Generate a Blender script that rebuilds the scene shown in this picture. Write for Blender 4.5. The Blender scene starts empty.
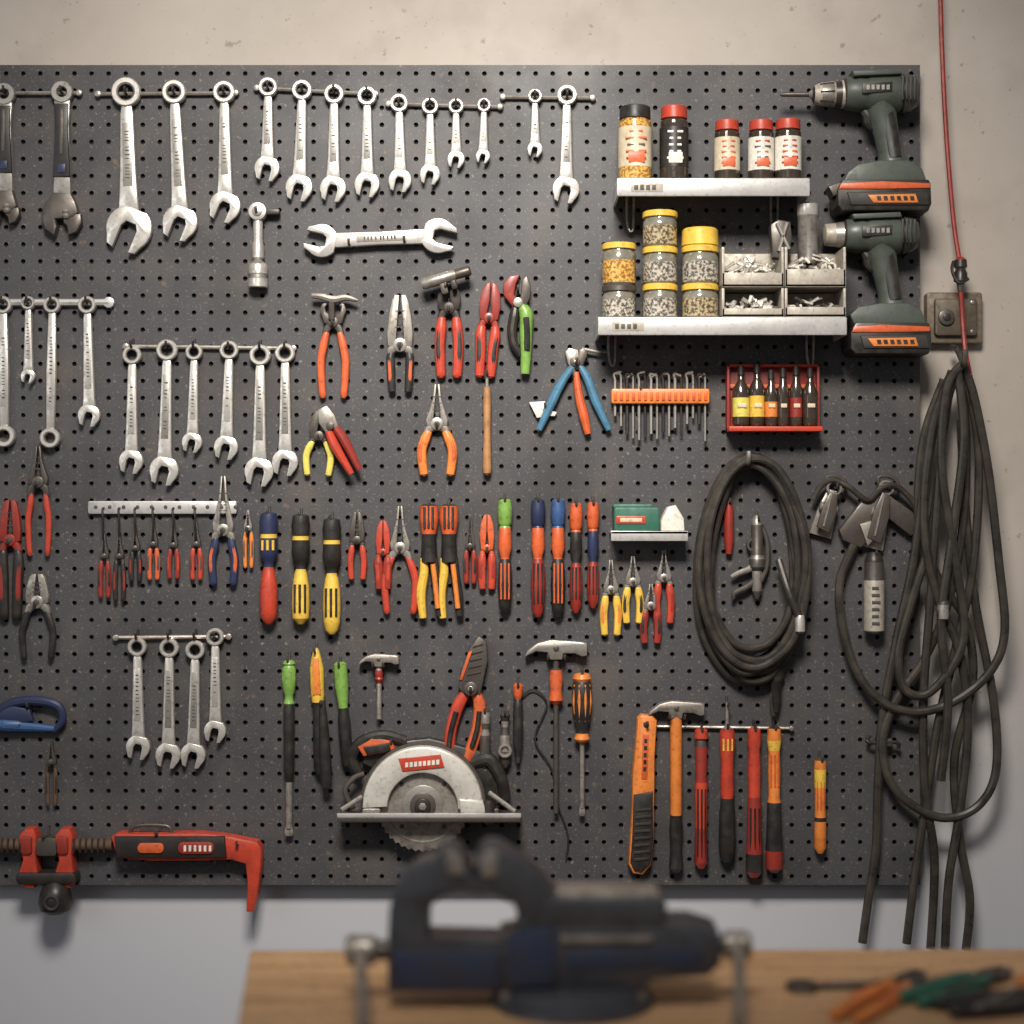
import bpy, math, random
import numpy as np
from mathutils import Vector
random.seed(7)
K=0.0015; Z0=1.4; CD=2.6
scene=bpy.context.scene
try:
    scene.view_settings.view_transform='Standard'
except Exception as e: print(e)

# ---------------------------------------------------------------- materials
def lin(c):
    o=[]
    for v in c:
        v/=255.
        o.append(v/12.92 if v<=0.04045 else ((v+0.055)/1.055)**2.4)
    return o
def mute(c,s=.87):
    g=.3*c[0]+.59*c[1]+.11*c[2]
    return (g+(c[0]-g)*s+1.5, g+(c[1]-g)*s, max(0,g+(c[2]-g)*s-2))
def make_mat(name,c1,rough=0.5,metal=0.0,c2=None,amt=0.5,scale=60,bump=0.0,spec=0.5,lo=0.4,hi=0.7,detail=4,coat=0,wear=0):
    m=bpy.data.materials.new(name); m.use_nodes=True
    nt=m.node_tree; n=nt.nodes; l=nt.links
    bs=n['Principled BSDF']
    tc=n.new('ShaderNodeTexCoord'); nz=n.new('ShaderNodeTexNoise')
    nz.inputs['Scale'].default_value=scale; nz.inputs['Detail'].default_value=detail; nz.inputs['Roughness'].default_value=0.65
    l.new(tc.outputs['Object'],nz.inputs['Vector'])
    mr=n.new('ShaderNodeMapRange'); mr.inputs[1].default_value=lo; mr.inputs[2].default_value=hi
    mr.inputs[3].default_value=0; mr.inputs[4].default_value=amt
    l.new(nz.outputs['Fac'],mr.inputs[0])
    mx=n.new('ShaderNodeMix'); mx.data_type='RGBA'
    if c2 is None: c2=tuple(v*0.6 for v in c1)
    mx.inputs[6].default_value=(*lin(c1),1); mx.inputs[7].default_value=(*lin(c2),1)
    l.new(mr.outputs[0],mx.inputs[0]); src=mx.outputs[2]
    if wear:
        n2=n.new('ShaderNodeTexNoise'); n2.inputs['Scale'].default_value=170; n2.inputs['Detail'].default_value=5
        l.new(tc.outputs['Object'],n2.inputs['Vector'])
        m2=n.new('ShaderNodeMapRange'); m2.inputs[1].default_value=.55; m2.inputs[2].default_value=.72; m2.inputs[4].default_value=wear
        l.new(n2.outputs['Fac'],m2.inputs[0])
        x2=n.new('ShaderNodeMix'); x2.data_type='RGBA'; x2.inputs[7].default_value=(*lin((62,54,47)),1)
        l.new(m2.outputs[0],x2.inputs[0]); l.new(src,x2.inputs[6]); src=x2.outputs[2]
    l.new(src,bs.inputs['Base Color'])
    r2=n.new('ShaderNodeMapRange'); r2.inputs[1].default_value=0.3; r2.inputs[2].default_value=0.7
    r2.inputs[3].default_value=max(0.05,rough-0.1); r2.inputs[4].default_value=min(1,rough+0.14)
    l.new(nz.outputs['Fac'],r2.inputs[0]); l.new(r2.outputs[0],bs.inputs['Roughness'])
    bs.inputs['Metallic'].default_value=metal
    bs.inputs['Specular IOR Level'].default_value=spec
    if coat: bs.inputs['Coat Weight'].default_value=coat
    if bump:
        bp=n.new('ShaderNodeBump'); bp.inputs['Strength'].default_value=bump; bp.inputs['Distance'].default_value=0.001
        l.new(nz.outputs['Fac'],bp.inputs['Height']); l.new(bp.outputs[0],bs.inputs['Normal'])
    return m
MD={
 'chrome':dict(c1=(236,232,225),rough=.3,metal=.68,c2=(182,175,165),amt=.8,scale=42,wear=.3,bump=.16),
 'chromeD':dict(c1=(176,173,167),rough=.36,metal=.66,c2=(122,116,108),amt=.6,wear=.35),
 'engrave':dict(c1=(84,82,80),rough=.6,metal=.3),
 'steel':dict(c1=(178,173,166),rough=.36,metal=.6,c2=(106,95,84),amt=.8,scale=50,wear=.4),
 'dsteel':dict(c1=(100,96,93),rough=.4,metal=.55,c2=(74,60,48),amt=.7,scale=50,wear=.4),
 'blued':dict(c1=(54,53,54),rough=.4,metal=.4,c2=(78,62,50),amt=.5),
 'rust':dict(c1=(104,78,58),rough=.7,metal=.2,c2=(66,54,46)),
 'alu':dict(c1=(206,205,204),rough=.38,metal=.4,c2=(148,147,148),amt=.7,scale=25,wear=.25),
 'black':dict(c1=(34,34,35),rough=.42,c2=(60,56,52),amt=.6),
 'rubber':dict(c1=(44,42,41),rough=.55,c2=(70,64,58),amt=.6,scale=40),
 'hose':dict(c1=(46,44,42),rough=.3,c2=(82,75,66),amt=.6,scale=30,wear=.3),
 'red':dict(c1=(206,64,42),rough=.38,c2=(140,46,34),amt=.6,wear=.4),
 'dred':dict(c1=(162,46,36),rough=.4,c2=(104,36,30),amt=.6,wear=.4),
 'ored':dict(c1=(226,96,46),rough=.38,c2=(160,64,36),amt=.6,wear=.4),
 'orange':dict(c1=(238,132,50),rough=.38,c2=(182,92,40),amt=.5,wear=.4),
 'yellow':dict(c1=(236,192,62),rough=.38,c2=(186,138,46),amt=.5,wear=.4),
 'lemon':dict(c1=(226,212,88),rough=.38,c2=(170,150,56),amt=.5,wear=.4),
 'green':dict(c1=(124,174,72),rough=.38,c2=(78,118,52),amt=.5,wear=.4),
 'teal':dict(c1=(42,110,90),rough=.5,c2=(28,74,64),amt=.5,wear=.4),
 'blue':dict(c1=(52,92,150),rough=.4,c2=(34,56,92),amt=.5,wear=.4),
 'navy':dict(c1=(40,52,92),rough=.4,c2=(26,30,48),amt=.5,wear=.35),
 'sblue':dict(c1=(70,130,166),rough=.4,c2=(46,86,114),amt=.5,wear=.4),
 'white':dict(c1=(228,224,213),rough=.5,c2=(178,171,157),amt=.5,wear=.3),
 'cream':dict(c1=(212,198,168),rough=.5,c2=(166,148,118),amt=.5,wear=.3),
 'drill':dict(c1=(76,86,78),rough=.44,c2=(52,57,52),amt=.6,wear=.35),
 'wood':dict(c1=(186,130,80),rough=.55,c2=(120,78,48),amt=.7),
 'brown':dict(c1=(126,114,98),rough=.55,metal=.2,c2=(86,74,60),amt=.8,wear=.4),
 'plate':dict(c1=(104,94,82),rough=.5,metal=.3,c2=(74,60,48),amt=.8,wear=.5),
 'glassbits':dict(c1=(184,166,126),rough=.2,c2=(78,66,50),amt=1.0,scale=260,coat=.8,lo=.45,hi=.55),
 'glassnuts':dict(c1=(190,182,166),rough=.2,c2=(76,73,68),amt=1.0,scale=260,coat=.8,lo=.45,hi=.55),
 'glassyel':dict(c1=(228,174,78),rough=.2,c2=(144,94,40),amt=1.0,scale=260,coat=.8,lo=.45,hi=.55),
 'glassdark':dict(c1=(64,54,46),rough=.15,c2=(32,28,26),amt=.8,scale=100,coat=.6),
 'glass':dict(c1=(134,131,118),rough=.12,c2=(90,86,78),amt=.8,scale=60,coat=.8),
 'grill':dict(c1=(178,171,158),rough=.5,metal=.2,c2=(128,118,105),amt=.6,wear=.4),
 'lightgray':dict(c1=(216,213,206),rough=.34,metal=.25,c2=(170,165,158),amt=.6,scale=30,wear=.3),
 'visepaint':dict(c1=(44,60,92),rough=.4,c2=(52,54,62),amt=1.0,scale=25,bump=.3,wear=.4),
 'visesteel':dict(c1=(84,88,97),rough=.38,metal=.45,c2=(56,58,64),amt=.7,scale=30,bump=.3,wear=.3),
}
MC={}
def M(k):
    if k not in MC:
        d=dict(MD[k]); d['c1']=mute(d['c1'])
        if 'c2' in d: d['c2']=mute(d['c2'])
        MC[k]=make_mat(k+'_material',**d)
    return MC[k]

# ---------------------------------------------------------------- builder
PLACE=None
HOOKS=[]
def spl(pts,n=6,closed=False):
    P=[tuple(p) for p in pts]; o=[]
    N=len(P)
    rng=range(N) if closed else range(N-1)
    for i in rng:
        if closed: a,b,c,d=P[i-1],P[i],P[(i+1)%N],P[(i+2)%N]
        else: a,b,c,d=P[max(i-1,0)],P[i],P[i+1],P[min(i+2,N-1)]
        for j in range(n):
            t=j/n
            o.append(tuple(0.5*((2*b[k])+(-a[k]+c[k])*t+(2*a[k]-5*b[k]+4*c[k]-d[k])*t*t+(-a[k]+3*b[k]-3*c[k]+d[k])*t**3) for k in range(len(b))))
    if not closed: o.append(P[-1])
    return o
def li(vals,n):
    o=[]
    for i in range(n):
        t=i/(n-1)*(len(vals)-1); a=int(t); f=t-a
        o.append(vals[a] if a>=len(vals)-1 else vals[a]*(1-f)+vals[a+1]*f)
    return o
class B:
    def __init__(s):
        s.v=[];s.f=[];s.m=[];s.mats=[];s.flat=set();s.set(0,0)
    def set(s,ox,oy,ang=0,sc=1,mx=1,z=8):
        s.ox,s.oy,s.a,s.sc,s.mx,s.z=ox,oy,math.radians(ang),sc,mx,z; return s
    def T(s,p):
        x,y=p[0]*s.mx*s.sc,p[1]*s.sc; z=(p[2] if len(p)>2 else s.z)
        c,n=math.cos(s.a),math.sin(s.a)
        return (s.ox+x*c-y*n, s.oy+x*n+y*c, z)
    def mi(s,k):
        if k not in s.mats: s.mats.append(k)
        return s.mats.index(k)
    def ring(s,pts):
        i=len(s.v); s.v+=pts; return list(range(i,i+len(pts)))
    def bridge(s,a,b,mat,closed=True):
        n=len(a); k=s.mi(mat)
        for i in range(n if closed else n-1):
            j=(i+1)%n
            s.f.append((a[i],a[j],b[j],b[i])); s.m.append(k)
    def cap(s,a,mat): s.flat.add(len(s.f)); s.f.append(tuple(a)); s.m.append(s.mi(mat))
    def poly(s,pts,z0,z1,mat,bev=1.0,front=None):
        P=[s.T((p[0],p[1],0)) for p in pts]; n=len(P)
        ar=sum(P[i][0]*P[(i+1)%n][1]-P[(i+1)%n][0]*P[i][1] for i in range(n))
        if ar<0: P=P[::-1]
        def inset(d):
            o=[]
            for i in range(n):
                a,b,c=P[i-1],P[i],P[(i+1)%n]
                e1=Vector((b[0]-a[0],b[1]-a[1])); e2=Vector((c[0]-b[0],c[1]-b[1]))
                if e1.length<1e-6 or e2.length<1e-6: o.append((b[0],b[1])); continue
                e1.normalize(); e2.normalize()
                nn=Vector((-e1.y-e2.y,e1.x+e2.x))
                if nn.length<1e-3: o.append((b[0],b[1])); continue
                nn.normalize(); q=max(0.5,abs(nn.dot(Vector((-e1.y,e1.x)))))
                o.append((b[0]+nn.x*d/q,b[1]+nn.y*d/q))
            return o
        r0=s.ring([(p[0],p[1],z0) for p in P])
        if bev>0:
            r1=s.ring([(p[0],p[1],z1-bev) for p in P])
            i1=inset(bev*.3); r2=s.ring([(p[0],p[1],z1-bev*.3) for p in i1])
            i2=inset(bev); r3=s.ring([(p[0],p[1],z1) for p in i2])
            s.bridge(r0,r1,mat); s.bridge(r1,r2,mat); s.bridge(r2,r3,mat); s.cap(r3,front or mat)
        else:
            r1=s.ring([(p[0],p[1],z1) for p in P]); s.bridge(r0,r1,mat); s.cap(r1,front or mat)
        s.cap(r0[::-1],mat)
    def rbox(s,x0,y0,x1,y1,z0,z1,mat,r=2,bev=1,front=None):
        r=min(r,abs(x1-x0)/2.01,abs(y1-y0)/2.01); pts=[]
        if r<=0: pts=[(x0,y0),(x1,y0),(x1,y1),(x0,y1)]
        else:
            for cx,cy,a0 in ((x1-r,y0+r,-90),(x1-r,y1-r,0),(x0+r,y1-r,90),(x0+r,y0+r,180)):
                for k in range(4):
                    a=math.radians(a0+30*k); pts.append((cx+r*math.cos(a),cy+r*math.sin(a)))
        s.poly(pts,z0,z1,mat,bev,front)
    def annulus(s,cx,cy,ro,ri,z0,z1,mat,seg=20,bev=.8,a0=0,a1=360):
        prof=[(ro,z0),(ro,z1-bev),(ro-bev,z1),(ri+bev,z1),(ri,z1-bev),(ri,z0)]
        full=(a1-a0)>=360
        rows=[]
        cnt=seg if full else seg+1
        for r,z in prof:
            rows.append(s.ring([s.T((cx+r*math.cos(math.radians(a0+(a1-a0)*i/seg)),cy+r*math.sin(math.radians(a0+(a1-a0)*i/seg)),z)) for i in range(cnt)]))
        for i in range(6): s.bridge(rows[i],rows[(i+1)%6],mat,closed=full)
        if not full:
            s.cap([r[0] for r in rows],mat); s.cap([r[-1] for r in rows][::-1],mat)
    def disc(s,cx,cy,r,z0,z1,mat,seg=20,bev=.8,front=None):
        s.poly([(cx+r*math.cos(2*math.pi*i/seg),cy+r*math.sin(2*math.pi*i/seg)) for i in range(seg)],z0,z1,mat,bev,front)
    def tube(s,path,rad,mat,seg=10,flat=1.0,closed=False,caps=True):
        P=[Vector(s.T(p)) for p in path]; n=len(P)
        if not isinstance(rad,(list,tuple)): rad=[rad]*n
        elif len(rad)!=n: rad=li(rad,n)
        rows=[]
        for i in range(n):
            if closed: t=P[(i+1)%n]-P[i-1]
            else: t=P[min(i+1,n-1)]-P[max(i-1,0)]
            if t.length<1e-6: t=(P[min(i+2,n-1)]-P[max(i-2,0)])
            if t.length<1e-6: t=Vector((0,1,0))
            t.normalize(); ref=Vector((0,0,1))
            if abs(t.z)>.95: ref=Vector((0,1,0))
            b=(ref-t*ref.dot(t)).normalized(); nn=t.cross(b)
            r=rad[i]*s.sc
            rows.append(s.ring([tuple(P[i]+nn*(r*math.cos(2*math.pi*j/seg))+b*(r*flat*math.sin(2*math.pi*j/seg))) for j in range(seg)]))
        for i in range(n-1 if not closed else n):
            mm=mat[min(i,len(mat)-1)] if isinstance(mat,(list,tuple)) else mat
            s.bridge(rows[i],rows[(i+1)%n],mm)
        if caps and not closed:
            s.cap(rows[0][::-1],mat[0] if isinstance(mat,(list,tuple)) else mat)
            s.cap(rows[-1],mat[-1] if isinstance(mat,(list,tuple)) else mat)
    def lathe(s,prof,x=0,z=None,seg=18,flat=1.0,horiz=False):
        z=s.z if z is None else z
        path=[((p[0],x,z) if horiz else (x,p[0],z)) for p in prof]
        s.tube_str(path,[p[1] for p in prof],[p[2] for p in prof],seg,flat)
    def tube_str(s,path,rad,mats,seg,flat):
        P=[Vector(s.T(p)) for p in path]; t=(P[-1]-P[0]).normalized()
        ref=Vector((0,0,1)); b=(ref-t*ref.dot(t)).normalized(); nn=t.cross(b); rows=[]
        for p,r in zip(P,rad):
            r=max(r,.05)*s.sc
            rows.append(s.ring([tuple(p+nn*(r*math.cos(2*math.pi*j/seg))+b*(r*flat*math.sin(2*math.pi*j/seg))) for j in range(seg)]))
        for i in range(len(rows)-1): s.bridge(rows[i],rows[i+1],mats[i])
        s.cap(rows[0][::-1],mats[0]); s.cap(rows[-1],mats[-1])
    def finish(s,name,zref=9,y0=0.0,parent=None,ang=35):
        me=bpy.data.meshes.new(name)
        V=[]
        if PLACE:
            cx,cy,zt,kk=PLACE
            for x,y,z in s.v: V.append((cx+x*kk,cy-y*kk,zt+z*kk))
        else:
            f=(CD+y0-zref*K)/CD; kz=K if y0==0 else K*f
            for x,y,z in s.v: V.append(((x-512)*K*f, y0-z*kz, Z0-(y-512)*K*f))
        A=np.array(V); c=(A.min(0)+A.max(0))/2
        me.from_pydata([tuple(p) for p in (A-c)],[],s.f)
        for k in s.mats: me.materials.append(M(k))
        me.polygons.foreach_set('material_index',s.m)
        me.polygons.foreach_set('use_smooth',[i not in s.flat for i in range(len(s.f))])
        me.update()
        import bmesh
        bm=bmesh.new(); bm.from_mesh(me); bmesh.ops.recalc_face_normals(bm,faces=bm.faces); bm.to_mesh(me); bm.free()
        try: me.set_sharp_from_angle(angle=math.radians(ang))
        except Exception as e: print(e)
        ob=bpy.data.objects.new(name,me); ob.location=c
        scene.collection.objects.link(ob)
        return ob

def hook(x,y,z=16): HOOKS.append((x,y,z))

# ---------------------------------------------------------------- tools
def head_pts(R,tilt,L,half=.36):
    c,n=math.cos(tilt),math.sin(tilt)
    loc=[]
    for a in (150,135,120,105,90,76,64,54): loc.append((R*math.cos(math.radians(a)),R*math.sin(math.radians(a))))
    loc+=[(R*.95,R*.66),(R*1.04,R*half),(R*.02,R*half),(-R*.24,R*half*.62)]
    full=loc+[(p,-q) for p,q in loc[::-1]]
    return [(-(q*c+p*n)*1.0, L+(p*c-q*n)) for p,q in full]
def wrench(x0,y0,x1,y1,jw,rr=None,ringend=False,mat='chrome',tilt=15,name='combination_wrench',w=None,z=5):
    b=B(); dx,dy=x1-x0,y1-y0; L=math.hypot(dx,dy); ang=math.degrees(math.atan2(-dx,dy))
    b.set(x0,y0,ang,z=z)
    rr=rr or .24*jw+3.6; w=w or .24*jw+5.2
    R=jw/2
    z0,z1=z,z+5
    b.annulus(0,0,rr,rr*.58,z0-1,z1+1.6,mat,bev=1.1,seg=24)
    b.annulus(0,0,rr*.64,rr*.53,z0-1,z1+.6,'engrave',seg=12,bev=.2)
    if not ringend:
        b.poly([(-w*.3,rr*.78),(-w*.40,rr*1.5),(-w*.5,L*.6),(-w*.56,L-R*1.5),(-w*.62,L-R*.7),(w*.62,L-R*.7),(w*.56,L-R*1.5),(w*.5,L*.6),(w*.4,rr*1.5),(w*.3,rr*.78)],z0+.3,z1-.2,mat,1.8)
        b.poly(head_pts(R,math.radians(tilt),L),z0-.4,z1+.5,mat,max(.45,R*.055))
    else:
        b.poly([(-w*.35,rr*.8),(-w*.5,L*.5),(-w*.4,L-R*.8),(w*.4,L-R*.8),(w*.5,L*.5),(w*.35,rr*.8)],z0,z1,mat,1.6)
        b.annulus(0,L,R,R*.55,z0-1,z1+2,mat,seg=24,bev=1.1)
    a0=rr+L*.12; a1=L-R-L*.14
    b.poly([(-w*.26,a0),(w*.26,a0),(w*.3,a1),(-w*.3,a1)],z1-.5,z1+.3,'chromeD' if jw>24 else mat,.3)
    s=a0+L*.06
    while s<a1-L*.06:
        h=random.uniform(1.2,2.6)
        if random.random()<.75:
            b.poly([(-w*.16,s),(w*.16*random.uniform(.3,1),s),(w*.16,s+h*.6),(-w*.12,s+h*.6)],z1+.1,z1+.42,'engrave',0)
        s+=h+1.6
    return b.finish(name)
def adj_wrench(x,y0,y1,hw,mat='dsteel',grip='black'):
    b=B().set(x,y0,z=6); L=y1-y0; R=hw/2
    b.annulus(0,0,11,5,4,11,'chromeD')
    b.poly([(-8,8),(-7,L*.25),(-8,L*.6),(-9,L-R),(9,L-R),(8,L*.6),(7,L*.25),(8,8)],4,10,'chromeD',1.5)
    b.poly([(-7,12),(-6.2,L*.3),(-8.6,L*.68),(8.6,L*.68),(6.2,L*.3),(7,12)],9.5,12.4,grip,1)
    b.poly([(-4,L*.58),(4,L*.58),(4,L*.65),(-4,L*.65)],12,13,'navy',.3)
    b.poly([(-1.5,L*.14),(1.5,L*.14),(1.5,L*.5),(-1.5,L*.5)],12,12.8,'dsteel',.3)
    b.poly([(-9,L-R*1.2),(-R*.9,L-R*.5),(-R,L),(-R*.85,L+R*.6),(-R*.35,L+R*.95),(-R*.22,L+R*.5),(-R*.3,L+R*.12),(R*.55,L+R*.05),(R*.85,L-R*.2),(R*.7,L-R*.7),(9,L-R*1.2)],3,13,mat,1.8)
    b.poly([(R*.1,L-R*.05),(R*.95,L-R*.15),(R*1.0,L+R*.3),(R*.75,L+R*.75),(R*.35,L+R*.92),(R*.28,L+R*.45),(R*.1,L+R*.3)],4,12,mat,1.3)
    b.lathe([(L-R*.35+i*2.2,(4.2 if i%2 else 3.2),'steel') for i in range(5)],x=R*.25,z=12,seg=12)
    return b.finish('adjustable_wrench')
def pliers(x,y,up,dn,jw,sp,g='red',acc=None,head='needle',ang=0,hm='steel',open=0,name='pliers',gr=None,z=7,hk=True,asym=0):
    b=B().set(x,y,ang,z=z)
    gr=gr or max(2.2,jw*.24)
    J={'needle':[(0.2,3),(.46,2),(.5,-.12),(.36,-.32),(.2,-.62),(.12,-1),(.02,-1)],
       'combo':[(0.2,3),(.5,1),(.54,-.25),(.46,-.6),(.34,-.9),(.22,-1),(.03,-1)],
       'cutter':[(0.2,3),(.5,1),(.6,-.35),(.52,-.7),(.28,-.95),(.03,-1),(.03,-.5)],
       'hook':[(0.2,3),(.5,1),(.62,-.3),(.75,-.6),(.62,-.9),(.35,-1.0),(.3,-.88),(.44,-.72),(.4,-.5),(.1,-.3)]}[head]
    for sd in (-1,1):
        oa=math.radians(open)*sd
        pts=[]
        for u,v in J:
            px=u*jw*sd; py=(v*up if v<0 else v)
            pts.append((px*math.cos(oa)-py*math.sin(oa),px*math.sin(oa)+py*math.cos(oa)))
        b.poly(pts,z-3,z+3,hm,min(1,jw*.05))
        for k in range(3):
            q=up*(.35+.16*k)
            if head in('needle','combo'): b.poly([(sd*.6,-q),(sd*jw*.2,-q),(sd*jw*.2,-q-1),(sd*.6,-q-1)],z+2.8,z+3.2,'engrave',0)
        sw=sp*(1+asym*sd)
        p=spl([(0,0,z),(sd*jw*.36,dn*.1,z),(sd*max(sw*.72,jw*.38),dn*.24,z)],4)
        b.tube(p,[jw*.26,jw*.2,gr*.8],hm,seg=8,flat=.7)
        gp=spl([(sd*jw*.36,dn*.12,z),(sd*max(sw*.78,jw*.4),dn*.28,z),(sd*sw*1.02,dn*.5,z),(sd*sw*.98,dn*.75,z),(sd*sw*.86,dn,z)],5)
        rad=[gr*.8,gr*1.15,gr*1.1,gr*1.05,gr*.95]
        rr=li(rad,len(gp)); rr[0]*=.75; rr[-1]*=.55
        b.tube(gp,rr,g,seg=10,flat=.85)
        if acc:
            sub=gp[3:-3]; b.tube([(q[0]+sd*gr*.15,q[1],z+gr*.42) for q in sub],[gr*.45]+[gr*.72]*3+[gr*.4],acc,seg=8,flat=.75)
    b.disc(0,0,jw*.3,z-3,z+4.2,hm,seg=14,bev=.8); b.disc(0,0,jw*.14,z+4,z+5,'engrave',seg=8,bev=.3)
    if hk: hook(x,y+4,z+8)
    return b.finish(name)
def screwdriver(x,yt,yb,hl,w,c1,c2,ang=0,name='screwdriver',shaft='steel',sr=2,cap=None,z=9,sleeve=None):
    b=B().set(x,yt,ang,z=z); R=w/2; cap=cap or c2
    P=[(0,R*.45,cap),(1.2,R*.8,cap),(hl*.08,R*.95,cap),(hl*.12,R*.78,c1),(hl*.2,R*.98,c1),(hl*.45,R*1.0,c1),(hl*.66,R*.86,c1),(hl*.76,R*.6,c1),(hl*.86,R*.62,c2),(hl*.94,R*.8,c2),(hl*.97,R*.7,c2),(hl,R*.35,c2)]
    b.lathe(P,seg=18)
    for a in (-60,-20,20,60):
        q=math.radians(a); b.tube([(R*.82*math.sin(q),hl*.16,z+R*.82*math.cos(q)),(R*.9*math.sin(q),hl*.4,z+R*.9*math.cos(q)),(R*.72*math.sin(q),hl*.68,z+R*.72*math.cos(q))],[R*.12,R*.2,R*.1],c2,seg=6)
    if sleeve:
        s0,s1,sr2=sleeve; b.lathe([(s0,sr2*.8,'black'),(s0+6,sr2,'black'),(s1-14,sr2*.96,'black'),(s1-3,sr2*.8,'black'),(s1,sr2*.6,'black')])
    if yb-yt>hl+3:
        L=yb-yt
        b.lathe([(hl-1,sr,shaft),(L-8,sr,shaft)],seg=10)
        b.poly([(-sr,L-9),(sr,L-9),(sr*1.3,L-3),(sr*.9,L),(-sr*.9,L),(-sr*1.3,L-3)],z-1,z+1,shaft,.4)
    hook(x,yt+2,z+6)
    return b.finish(name)
def lathe_tool(name,x,y,prof,ang=0,z=9,flat=1,stripe=None,fn=None):
    b=B().set(x,y,ang,z=z); b.lathe(prof,flat=flat)
    if stripe:
        c,a0,a1,r=stripe
        for q in (-35,0,35):
            t=math.radians(q); b.tube([(r*math.sin(t),a0,z+r*math.cos(t)),(r*math.sin(t),a1,z+r*math.cos(t))],r*.16,c,seg=6)
    if fn: fn(b)
    hook(x,y+3,z+7)
    return b.finish(name)
def rack(x0,y0,x1,y1,pegs,r=2.2,mat='steel',name='tool_rack_bar'):
    b=B(); b.set(0,0,z=4)
    b.tube([(x0,y0,4),(x1,y1,4)],r,mat,seg=8)
    for e in ((x0,y0),(x1,y1)): b.disc(e[0],e[1],r*1.5,2,7,mat,seg=10)
    for px in pegs:
        t=(px-x0)/(x1-x0); py=y0+(y1-y0)*t
        b.tube(spl([(px,py,3),(px,py+1,10),(px,py,15),(px,py-5,16)],4),1.3,'blued',seg=6)
        b.tube([(px,py-8,3.5),(px,py+3,3.5)],1.3,'blued',seg=6)
    return b.finish(name)

# ---------------------------------------------------------------- room
def box_mesh(name,lo,hi,mat,bev=0):
    x0,y0,z0=lo;x1,y1,z1=hi
    me=bpy.data.meshes.new(name)
    c=((x0+x1)/2,(y0+y1)/2,(z0+z1)/2)
    v=[(x-c[0],y-c[1],z-c[2]) for x in(x0,x1) for y in(y0,y1) for z in(z0,z1)]
    f=[(0,1,3,2),(4,6,7,5),(0,4,5,1),(2,3,7,6),(0,2,6,4),(1,5,7,3)]
    me.from_pydata(v,[],f); me.materials.append(mat); me.update()
    ob=bpy.data.objects.new(name,me); ob.location=c; scene.collection.objects.link(ob)
    return ob
wallm=make_mat('painted_wall_material',(192,183,174),.85,c2=(170,161,151),amt=.8,scale=2.5,bump=.15,lo=.35,hi=.7,detail=9,spec=.2)
nt=wallm.node_tree; n=nt.nodes; l=nt.links; bs=n['Principled BSDF']
src=bs.inputs['Base Color'].links[0].from_socket
tc=n.new('ShaderNodeTexCoord')
for sc,lo,hi,am,col in ((55,.68,.73,.5,(112,100,90)),(9,.56,.75,.3,(142,131,122)),(160,.7,.74,.5,(120,111,104))):
    nz=n.new('ShaderNodeTexNoise'); nz.inputs['Scale'].default_value=sc; nz.inputs['Detail'].default_value=6
    l.new(tc.outputs['Object'],nz.inputs['Vector'])
    mr=n.new('ShaderNodeMapRange'); mr.inputs[1].default_value=lo; mr.inputs[2].default_value=hi; mr.inputs[4].default_value=am
    l.new(nz.outputs['Fac'],mr.inputs[0])
    mx=n.new('ShaderNodeMix'); mx.data_type='RGBA'; mx.inputs[7].default_value=(*lin(col),1)
    l.new(mr.outputs[0],mx.inputs[0]); l.new(src,mx.inputs[6]); src=mx.outputs[2]
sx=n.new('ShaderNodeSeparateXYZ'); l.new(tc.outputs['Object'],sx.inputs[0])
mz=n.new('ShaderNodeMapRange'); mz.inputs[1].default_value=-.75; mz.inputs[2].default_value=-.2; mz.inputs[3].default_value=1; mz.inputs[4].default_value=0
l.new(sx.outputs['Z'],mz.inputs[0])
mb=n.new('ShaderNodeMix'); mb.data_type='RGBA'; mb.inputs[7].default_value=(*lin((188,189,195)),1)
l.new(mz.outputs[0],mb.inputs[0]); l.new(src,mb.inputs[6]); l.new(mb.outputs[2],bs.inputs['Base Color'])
box_mesh('wall_back',(-3,.03,0),(3,.15,3.0),wallm)
floorm=make_mat('concrete_floor_material',(120,118,114),.8,c2=(92,90,86),amt=.8,scale=4,bump=.3)
box_mesh('floor',(-3,-5,-.1),(3,.15,0),floorm)

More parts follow.
